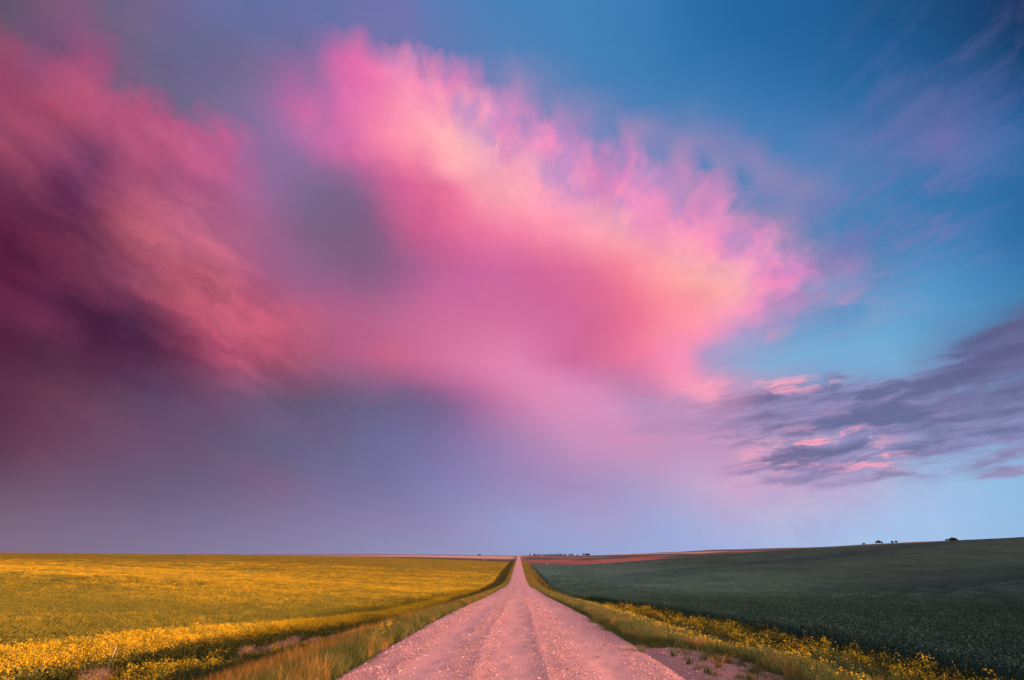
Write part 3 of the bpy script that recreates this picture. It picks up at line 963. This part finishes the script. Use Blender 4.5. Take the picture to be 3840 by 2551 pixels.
put('weedbush', x, y, 0.35, 0.65)
x, y = band(3000, XL + 0.5, -9.6, 9, 80)          # yellow weeds in front of the crop
x, y = thin(x, y, np.where(NZ(x, y, 6, 53) > -0.15 + (y - 24) * 0.03, 0.7, 0.06))
put('weedbush', x, y, 0.6, 1.0)
x, y = band(3000, XL + 0.4, XL + 1.6, 9, 160)     # dull purplish-brown dry band at the foot of the crop
x, y = thin(x, y, (NZ(x, y, 7, 54) > 0.1) * 0.7)
put('rust', x, y, 0.7, 1.0)
x, y = band(900, RL - 1.4, RL + 0.0, 9, 110)      # tan tufts on the lip of the road
x, y = thin(x, y, (NZ(x, y, 3, 55) > 0.25) * 0.8)
put('rust', x, y, 0.5, 0.8)
x, y = band(5200, RL - 0.6, RL + 0.75, 8, 150)
x, y = thin(x, y, (x < RL + 0.12 + 0.8 * NZ(y * 0 + 3, y, 2.6, 56)) * 0.75)
put('short', x, y, 0.7, 1.2)
# right verge
lip = lambda y_: RR + 0.15 + 2.0 * sm(y_, 21.5, 16.5)
x, y = band(26000, RR, XR, 8, 190)
x, y = thin(x, y, x > lip(y))
u = (x - RR) / (XR - RR)
n_ = NZ(x, y, 4.0, 61) + rng.normal(0, 0.3, len(x))
lime = u < 0.50 + 0.04 * n_
dead = lime & (NZ(x, y, 1.5, 67) + rng.normal(0, .3, len(x)) > 0.75)
put('rust', x[dead], y[dead], 0.5, 0.85)
lime = lime & ~dead
ditch = (u >= 0.50 + 0.04 * n_) & (u < 0.70)
gold = (u >= 0.70)
put('lime', x[lime & (n_ < 0.5)], y[lime & (n_ < 0.5)], 0.6, 1.1)
m2 = lime & (n_ >= 0.5)
put('gold', x[m2][::2], y[m2][::2], 0.4, 0.8)
put('grass', x[m2][1::2], y[m2][1::2], 0.4, 0.8)
put('ditch', x[ditch], y[ditch], 0.6, 1.05)
g1, g2 = gold & (n_ < 0.2), gold & (n_ >= 0.2)
put('ditch', x[g1], y[g1], 0.7, 1.0)
put('gold', x[g2], y[g2], 0.7, 1.1)
x, y = band(1500, RR + 1.8, RR + 4.4, 9, 60)
x, y = thin(x, y, np.where(NZ(x, y, 3, 62) > 0.15, 0.9, 0.12) * (x > lip(y) + 0.5))
put('lowflower', x, y, 0.7, 1.1)
x, y = band(2400, 9.8, 12.7, 13, 75, 1.4)
x, y = thin(x, y, np.where(NZ(x, y, 4, 63) > -0.25, 0.8, 0.1))
k_ = rng.uniform(0, 1, len(x)) < 0.16
put('weedbush', x[k_], y[k_], 0.6, 1.05)
put('dullbush', x[~k_], y[~k_], 0.7, 1.1)
x, y = band(3200, RR - 0.6, RR + 0.7, 19, 150)
x, y = thin(x, y, (x > RR - 0.08 - 0.75 * NZ(y * 0 + 3, y, 2.6, 64)) * 0.75)
put('short', x, y, 0.7, 1.2)
x, y = band(900, 11.4, 14.2, 13.5, 19, 1.0)
x, y = thin(x, y, (NZ(x, y, 3, 66) > -0.2) * 0.6)
put('rust', x, y, 0.7, 1.0)
x, y = band(700, RR - 0.4, RR + 1.2, 17.5, 30, 1.0)
x, y = thin(x, y, (NZ(x, y, 2.5, 65) > 0.1) * 0.8)
put('grass', x, y, 0.4, 0.8)
x, y = band(2600, 12.3, 13.6, 12, 120, 1.4)          # rough grass against the wheat
x, y = thin(x, y, 0.8)
put('ditch', x[::2], y[::2], 0.9, 1.3)
put('grass', x[1::2], y[1::2], 0.9, 1.3)
x, y = band(500, RR + 0.2, RR + 2.4, 11, 19, 1.0)    # seedlings thinning out over the bare shoulder
x, y = thin(x, y, np.clip((x - RR - 0.2) / 2.2, 0, 1) ** 1.5 * 0.9)
put('short', x[::2], y[::2], 0.5, 1.1)
put('grass', x[1::2], y[1::2], 0.2, 0.5)
# sparse far verge
x, y = band(9000, XL, XR, 150, 900, 1.3)
k_ = (x < RL - 0.3) | (x > RR + 0.3)
x, y = x[k_], y[k_]
m_ = rng.uniform(0, 1, len(x)) < 0.35
put('gold', x[m_], y[m_], 1.2, 1.8)
put('grass', x[~m_], y[~m_], 1.4, 2.2)
X, Y, I, SC = map(np.concatenate, (VX, VY, VI, VS))
print('verge', len(X))
n = len(X)
Z = H(X, Y) - 0.02
rot = np.stack([rng.normal(0, .08, n), rng.normal(0, .08, n), rng.uniform(0, 6.28, n)], -1)
verge = scatter('grass', np.stack([X, Y, Z], -1), rot, np.stack([SC, SC, SC * rng.uniform(0.8, 1.15, n)], -1), I, srcs)
stuff(verge, 'rough grass, dry stalks and yellow weeds along both road verges', 'grass')

# loose gravel
k = 90000
x, y = rnd_area(k, RL - 0.15, RR + 2.2, 9, 85, 2.2)
lanes_ = np.exp(-((x + 2.15) / .42) ** 2) + np.exp(-((x + .1) / .5) ** 2) + np.exp(-((x - 2.1) / .5) ** 2)
dens = np.clip(1 - 0.93 * lanes_, 0.05, 1) * (0.55 + 0.45 * np.clip(NZ(x, y * 0.4, 1.2, 71) + 0.5, 0, 1))
dens = dens * np.where(x > RR, 0.45 * (x < lip(y)), 1)
keep = rng.uniform(0, 1, k) < dens * np.clip(1.1 - (y - 25) / 58, 0, 1)
x, y = x[keep], y[keep]
n = len(x)
print('stones', n)
sz = np.clip(rng.lognormal(-4.05, 0.46, n), 0.010, 0.06) * np.clip(0.85 + y / 80, 1, 1.5)
zz = np.where((x > RL) & (x < RR), road_z(x, y), H(x, y))
sc = np.stack([sz * rng.uniform(.8, 1.3, n), sz * rng.uniform(.8, 1.3, n), sz], -1)
rot = np.stack([rng.uniform(-.3, .3, n), rng.uniform(-.3, .3, n), rng.uniform(0, 6.28, n)], -1)
gravel = scatter('gravel', np.stack([x, y, zz + sz * 0.12], -1), rot, sc, rng.integers(0, 5, n), [stone(i) for i in range(5)])
stuff(gravel, 'loose pinkish stones lying between the wheel tracks of the road', 'gravel')


# ------------------------------------------------------------------ single things
def tagthing(o, label, cat, group=None):
    o['label'] = label
    o['category'] = cat
    if group:
        o['group'] = group


def empty(name, loc, rz=0):
    o = bpy.data.objects.new(name, None)
    COL.objects.link(o)
    o.location = loc
    o.rotation_euler = (0, 0, rz)
    return o


def cone_buf(b_, x, y, z0, z1, r0, r1, mi, n=7):
    a = np.arange(n + 1) / n * 2 * math.pi
    lo = np.stack([x + r0 * np.cos(a), y + r0 * np.sin(a), np.full(n + 1, z0)], -1)
    hi = np.stack([x + r1 * np.cos(a), y + r1 * np.sin(a), np.full(n + 1, z1)], -1)
    b_.quads(np.stack([lo[:-1], lo[1:], hi[1:], hi[:-1]], 1), mi)


def limb(b_, p, q, r0, r1, mi, n=5):
    p, q = Vector(p), Vector(q)
    d_ = (q - p).normalized()
    u = d_.orthogonal().normalized()
    v = d_.cross(u)
    ring = []
    for c_, r_ in ((p, r0), (q, r1)):
        ring.append([c_ + (u * math.cos(t) + v * math.sin(t)) * r_ for t in [2 * math.pi * k / n for k in range(n + 1)]])
    b_.quads([[ring[0][k], ring[0][k + 1], ring[1][k + 1], ring[1][k]] for k in range(n)], mi)


mat_bark = simple('bark', [(0.0, (0.06, 0.045, 0.035)), (1.0, (0.10, 0.075, 0.06))])
mat_needle = simple('needles', [(0.0, (0.025, 0.032, 0.022)), (1.0, (0.05, 0.055, 0.035))])
mat_leaf = simple('leaves', [(0.0, (0.035, 0.042, 0.022)), (1.0, (0.075, 0.075, 0.038))])
mat_wood = simple('post_wood', [(0.0, (0.6, 0.5, 0.44)), (1.0, (0.7, 0.6, 0.54))])
mat_metal = simple('shed_wall', [(0.0, (0.75, 0.62, 0.52)), (1.0, (0.8, 0.68, 0.58))], 0.5)
mat_roof = simple('shed_roof', [(0.0, (0.30, 0.16, 0.13)), (1.0, (0.34, 0.18, 0.15))], 0.6)


def conifer_meshes(seed):
    r = np.random.default_rng(seed)
    t = Buf(); cone_buf(t, 0, 0, 0, 1.0, 0.03, 0.004, 0)
    for k in range(10):
        a = r.uniform(0, 6.28); z = r.uniform(.15, .8)
        limb(t, (0, 0, z), (math.cos(a) * .16 * (1 - z), math.sin(a) * .16 * (1 - z), z - .03), .007, .002, 0, 4)
    c = Buf()
    n = 1700
    z = 0.08 + 0.92 * r.uniform(0, 1, n) ** 1.2
    rr = 0.24 * (1 - z) ** 0.8 * (0.65 + 0.35 * np.abs(np.sin(z * 26 + r.uniform(0, 6)))) * r.uniform(0.3, 1.0, n) ** .5
    a = r.uniform(0, 6.28, n)
    flakes(r, np.stack([rr * np.cos(a), rr * np.sin(a), z - rr * .25], -1), 1, .006, .065, 0, c)
    return t.build('trunk', [mat_bark]), c.build('crown', [mat_needle])


def leafy_meshes(seed, lobes, trunk=0.3):
    """unit-height broadleaf tree or bush; lobes: (x, y, z, radius)"""
    r = np.random.default_rng(seed)
    t = Buf()
    cone_buf(t, 0, 0, 0, trunk, 0.03, 0.02, 0)
    for (lx, ly, lz, lr) in lobes:
        mid = (lx * .4, ly * .4, trunk * .7 + (lz - trunk) * .3)
        limb(t, (0, 0, trunk * .5), mid, .02, .014, 0)
        limb(t, mid, (lx, ly, lz), .014, .004, 0)
    c = Buf()
    for (lx, ly, lz, lr) in lobes:
        n = int(2600 * lr)
        d_ = r.normal(0, 1, (n, 3)); d_ /= np.linalg.norm(d_, axis=1)[:, None]
        rad_ = lr * r.uniform(0.25, 1.05, (n, 1)) ** .5 * (0.82 + 0.25 * np.sin(5 * d_[:, :1] + seed) * np.cos(4 * d_[:, 2:] + seed))
        flakes(r, np.array([lx, ly, lz]) + d_ * rad_ * [1, 1, .8], 2, .02, .055, 0, c)
    return t.build('trunk', [mat_bark]), c.build('crown', [mat_leaf])


def tree(name, meshes, loc, h, label, group, wide=1.0, rz=0.0):
    e = empty(name, loc, rz)
    for part in meshes:
        o = part.copy()
        o.name = part.name.split('.')[0]
        COL.objects.link(o)
        o.parent = e
        o.scale = (h * wide, h * wide, h)
    tagthing(e, label, 'bush' if 'bush' in name else 'tree', group)
    return e


def ray_px(px_, y):
    """x on the ground for a picture column at distance y"""
    return (px_ - 1943) / 2281 * y


# shelterbelt on the far crest
con = [conifer_meshes(i) for i in range(4)]
cols_ = [1986, 2001, 2006, 2012, 2017, 2023, 2028, 2036, 2041, 2047, 2052, 2057, 2062, 2068, 2073, 2078, 2083, 2089, 2094, 2099, 2104, 2110, 2116, 2120, 2163]
desc = ['leftmost of the row, standing apart by a gap', 'second from the left in the row, tall beside the gap']
nth = ['third', 'fourth', 'fifth', 'sixth', 'seventh', 'eighth', 'ninth', 'tenth', 'eleventh', 'twelfth', 'thirteenth', 'fourteenth', 'fifteenth', 'sixteenth', 'seventeenth', 'eighteenth', 'nineteenth', 'twentieth', 'twenty-first', 'twenty-second', 'twenty-third']
for i, c_ in enumerate(cols_):
    y_ = 1850 + 18 * math.sin(i * 2.1)
    x_ = ray_px(c_, y_)
    hh = [8.0, 8.4, 6.2][min(i, 2)] * (0.86 + 0.28 * random.random())
    if i < 2:
        lab = 'dark far spruce ' + desc[i]
    elif c_ == 2163:
        lab = 'small dark spruce alone right of the far spruce row'
    elif c_ == 2120:
        lab = 'dark spruce at the right end of the far row'
    else:
        lab = 'dark spruce, %s from the left in the far row' % nth[i - 2]
    tree('spruce_tree', con[i % 4], (x_, y_, float(H(x_, y_)) - 0.2), hh, lab, 'spruces in the far shelterbelt', 1.35, i * 1.3)
lobA = [(-.3, 0, .45, .3), (.25, .1, .5, .34), (0, -.2, .7, .3), (.05, .2, .35, .3)]
lobB = [(-.55, 0, .4, .34), (-.15, .1, .62, .4), (.35, 0, .55, .42), (.7, .1, .3, .3), (.1, -.2, .4, .4)]
lobC = [(0, 0, .7, .34), (-.25, .1, .5, .26), (.25, 0, .52, .28), (.05, -.2, .4, .25)]
leafy = [leafy_meshes(60, lobA, .25), leafy_meshes(61, lobB, .18), leafy_meshes(62, lobC, .35)]
for i, (c_, hh, lb) in enumerate([(2134, 5.5, 'leftmost rounded bush right of the far spruce row'), (2143, 6, 'second rounded bush right of the far spruce row'),
                                  (2187, 7.5, 'leftmost of the three dark trees on the far hill right of the spruces'), (2196, 7.5, 'middle of the three dark trees on the far hill right of the spruces'),
                                  (2205, 7.5, 'rightmost of the three dark trees on the far hill right of the spruces')]):
    x_ = ray_px(c_, 1860)
    tree('broadleaf_bush' if i < 2 else 'broadleaf_tree', leafy[i % 3], (x_, 1860, float(H(x_, 1860)) - .2), hh, lb, 'broadleaf trees beside the far spruces', 0.9, i)
x_ = ray_px(1796, 1800)
tree('broadleaf_bush', leafy[1], (x_, 1800, float(H(x_, 1800)) - .3), 4.6, 'dark low bush alone on the horizon left of the road', None, 1.1, .4)


def crest(px_):
    """where the view along a picture column meets the skyline"""
    yy = np.linspace(120, 4000, 1500)
    xx = (px_ - 1943) / 2265 * yy
    e_ = (H(xx, yy) + np.where(yy < 690, 0.8, 0)) / yy
    k_ = int(np.argmax(e_))
    return xx[k_], yy[k_], float(H(xx[k_], yy[k_]))


for px_, hpx, kind, wd, lb, grp in [
        (3233, 7, 1, .9, 'smallest dark bush on the right skyline, left of the trees', None),
        (3279, 11, 2, .8, 'left dark tree of the clump of three on the right skyline', 'trees on the right skyline'),
        (3289, 15, 2, 1.0, 'tallest, middle tree of the clump of three on the right skyline', 'trees on the right skyline'),
        (3299, 11, 0, .8, 'right dark tree of the clump of three on the right skyline', 'trees on the right skyline'),
        (3339, 10, 1, 1.0, 'left of the two rounded bushes on the right skyline', 'rounded bushes on the right skyline'),
        (3354, 10, 0, .9, 'right of the two rounded bushes on the right skyline', 'rounded bushes on the right skyline'),
        (3567, 17, 1, 1.25, 'largest dark bush, alone on the crest of the wheat hill', None),
        (3546, 8, 1, 1.1, 'low dark bush touching the left side of the largest crest bush', None)]:
    x_, y_, z_ = crest(px_)
    print('crest', px_, round(x_), round(y_), round(z_, 1))
    h_ = hpx / 2265 * y_ * 0.95
    tree('broadleaf_tree' if kind == 2 else 'broadleaf_bush', leafy[kind], (x_, y_ + 2, z_ - 0.1 * h_), h_, lb, grp, wd, px_ * .1)

# small pale shed in the shelterbelt
sx, sy = ray_px(2032, 1840), 1840
sh = empty('shed', (sx, sy, float(H(sx, sy))))
b_ = Buf()
q_ = [(-1.6, -1.6), (1.6, -1.6), (1.6, 1.6), (-1.6, 1.6)]
sh.scale = (.6, .6, .65)
for k_ in range(4):
    (ax, ay), (bx_, by_) = q_[k_], q_[(k_ + 1) % 4]
    b_.quads([[(ax, ay, 0), (bx_, by_, 0), (bx_, by_, 4.6), (ax, ay, 4.6)]], 0)
o = b_.build('wall', [mat_metal], True); o.parent = sh
b_ = Buf()
b_.quads([[(-1.9, -1.9, 4.4), (0, -1.9, 5.8), (0, 1.9, 5.8), (-1.9, 1.9, 4.4)], [(0, -1.9, 5.8), (1.9, -1.9, 4.4), (1.9, 1.9, 4.4), (0, 1.9, 5.8)],
          [(-1.9, -1.6, 4.4), (1.9, -1.6, 4.4), (0, -1.6, 5.8), (0, -1.6, 5.8)], [(-1.9, 1.6, 4.4), (0, 1.6, 5.8), (0, 1.6, 5.8), (1.9, 1.6, 4.4)]], 0)
o = b_.build('roof', [mat_roof], True); o.parent = sh
tagthing(sh, 'tiny pale shed in the far spruce row', 'shed')


def post(name, x_, y_, h_, r_, label, z=None, tilt=(0, 0)):
    b_ = Buf()
    cone_buf(b_, 0, 0, -0.2, h_, r_, r_ * .85, 0, 8)
    cone_buf(b_, 0, 0, h_, h_ + r_ * .3, r_ * .85, 0.001, 0, 8)
    o = b_.build(name, [mat_wood], True)
    o.location = (x_, y_, float(H(x_, y_)) if z is None else z)
    o.rotation_euler = (tilt[0], tilt[1], 0)
    tagthing(o, label, 'post')
    return o


post('marker_post', ray_px(1817, 890), 890, 3.2, .20, 'short white marker post at the far edge of the canola')
post('marker_post', ray_px(2050, 690), 690, 2.8, .16, 'slim white marker post at the far edge of the wheat')
post('wooden_stake', -12.3, 19.1, 1.2, .013, 'pale thin leaning stake at the foot of the canola', tilt=(0.05, 0.22))


def clump(name, x_, y_, ln, h_, mat_, label, cat, n=260, grp=None, ang=0.0, seed=1):
    """dense tuft, longer than deep"""
    r = np.random.default_rng(seed)
    b_ = Buf()
    for k_ in range(max(1, int(ln / 0.18))):
        t = (k_ + .5) / max(1, int(ln / 0.18)) - .5
        blades(r, int(n / max(1, int(ln / 0.18))), 0.14 if name != 'weed' else .08, h_ * (.6 if name != 'weed' else .2), h_ * r.uniform(.85, 1.15), 0.014 if name == 'weed' else 0.022, 0.5 if name != 'weed' else 1.5, 0, b_,
               cx=t * ln * math.sin(ang), cy=t * ln * math.cos(ang))
    o = b_.build(name, [mat_], True)
    o.location = (x_, y_, float(H(x_, y_)) - .02)
    tagthing(o, label, cat, grp)
    return o


G = 'pale dry grass clumps at the foot of the canola'
for i, (x_, y_, ln, h_, lb) in enumerate([
        (-11.9, 31.5, 4.6, .95, 'longest pale dry grass clump below the canola edge'),
        (-11.9, 36.5, 1.3, .95, 'short pale dry grass clump just beyond the longest one'),
        (-11.9, 39.8, 2.4, .8, 'dull thin dry grass clump between two paler ones'),
        (-11.9, 44.5, 3.8, .9, 'farthest pale pinkish dry grass clump below the canola'),
        (-11.9, 27.8, 0.6, .9, 'small pale dry tuft just nearer than the longest clump'),
        (-12.1, 18.2, 1.2, .85, 'nearest pinkish dry grass clump among yellow weeds')]):
    clump('dry_grass_clump', x_, y_, ln, h_, mat_straw, lb, 'grass clump', int(900 * ln) + 300, G, 0, 80 + i)
G = 'weeds growing on the bare right shoulder'
for i, (px_, py_, s_, lb) in enumerate([
        (2522, 2462, 1.3, 'dense dark green weed nearest the gravel edge on the right shoulder'),
        (2632, 2478, 1.5, 'tallest thin weed in the middle of the bare right shoulder'),
        (2655, 2462, .9, 'slight weed behind the tallest one on the right shoulder'),
        (2727, 2492, 1.0, 'brownish weed nearest the grass bank on the right shoulder'),
        (2580, 2496, .9, 'flat spreading weed left of the other shoulder weeds'),
        (2690, 2510, 1.3, 'bushy brown-green weed low in the bare shoulder'),
        (2650, 2535, 1.1, 'flat dark weed at the bottom edge left of the bushy one'),
        (2815, 2528, .8, 'small lone weed at the right side of the bare shoulder')]):
    V_ = py_ - 1275.5
    yw, zw = FPX * math.cos(PITCH) + V_ * math.sin(PITCH), FPX * math.sin(PITCH) - V_ * math.cos(PITCH)
    y_ = -2.47 / (zw / yw)
    x_ = (px_ - 1943) / yw * y_
    o = clump('weed', x_, y_, .12, .32 * s_, mat_weed if i not in (3, 5) else mat_gold, lb, 'weed', 46, G, 0, 95 + i)
    r = np.random.default_rng(200 + i)

for lib_o in list(bpy.data.objects):
    if not lib_o.users_collection and lib_o.users == 0:
        bpy.data.objects.remove(lib_o)
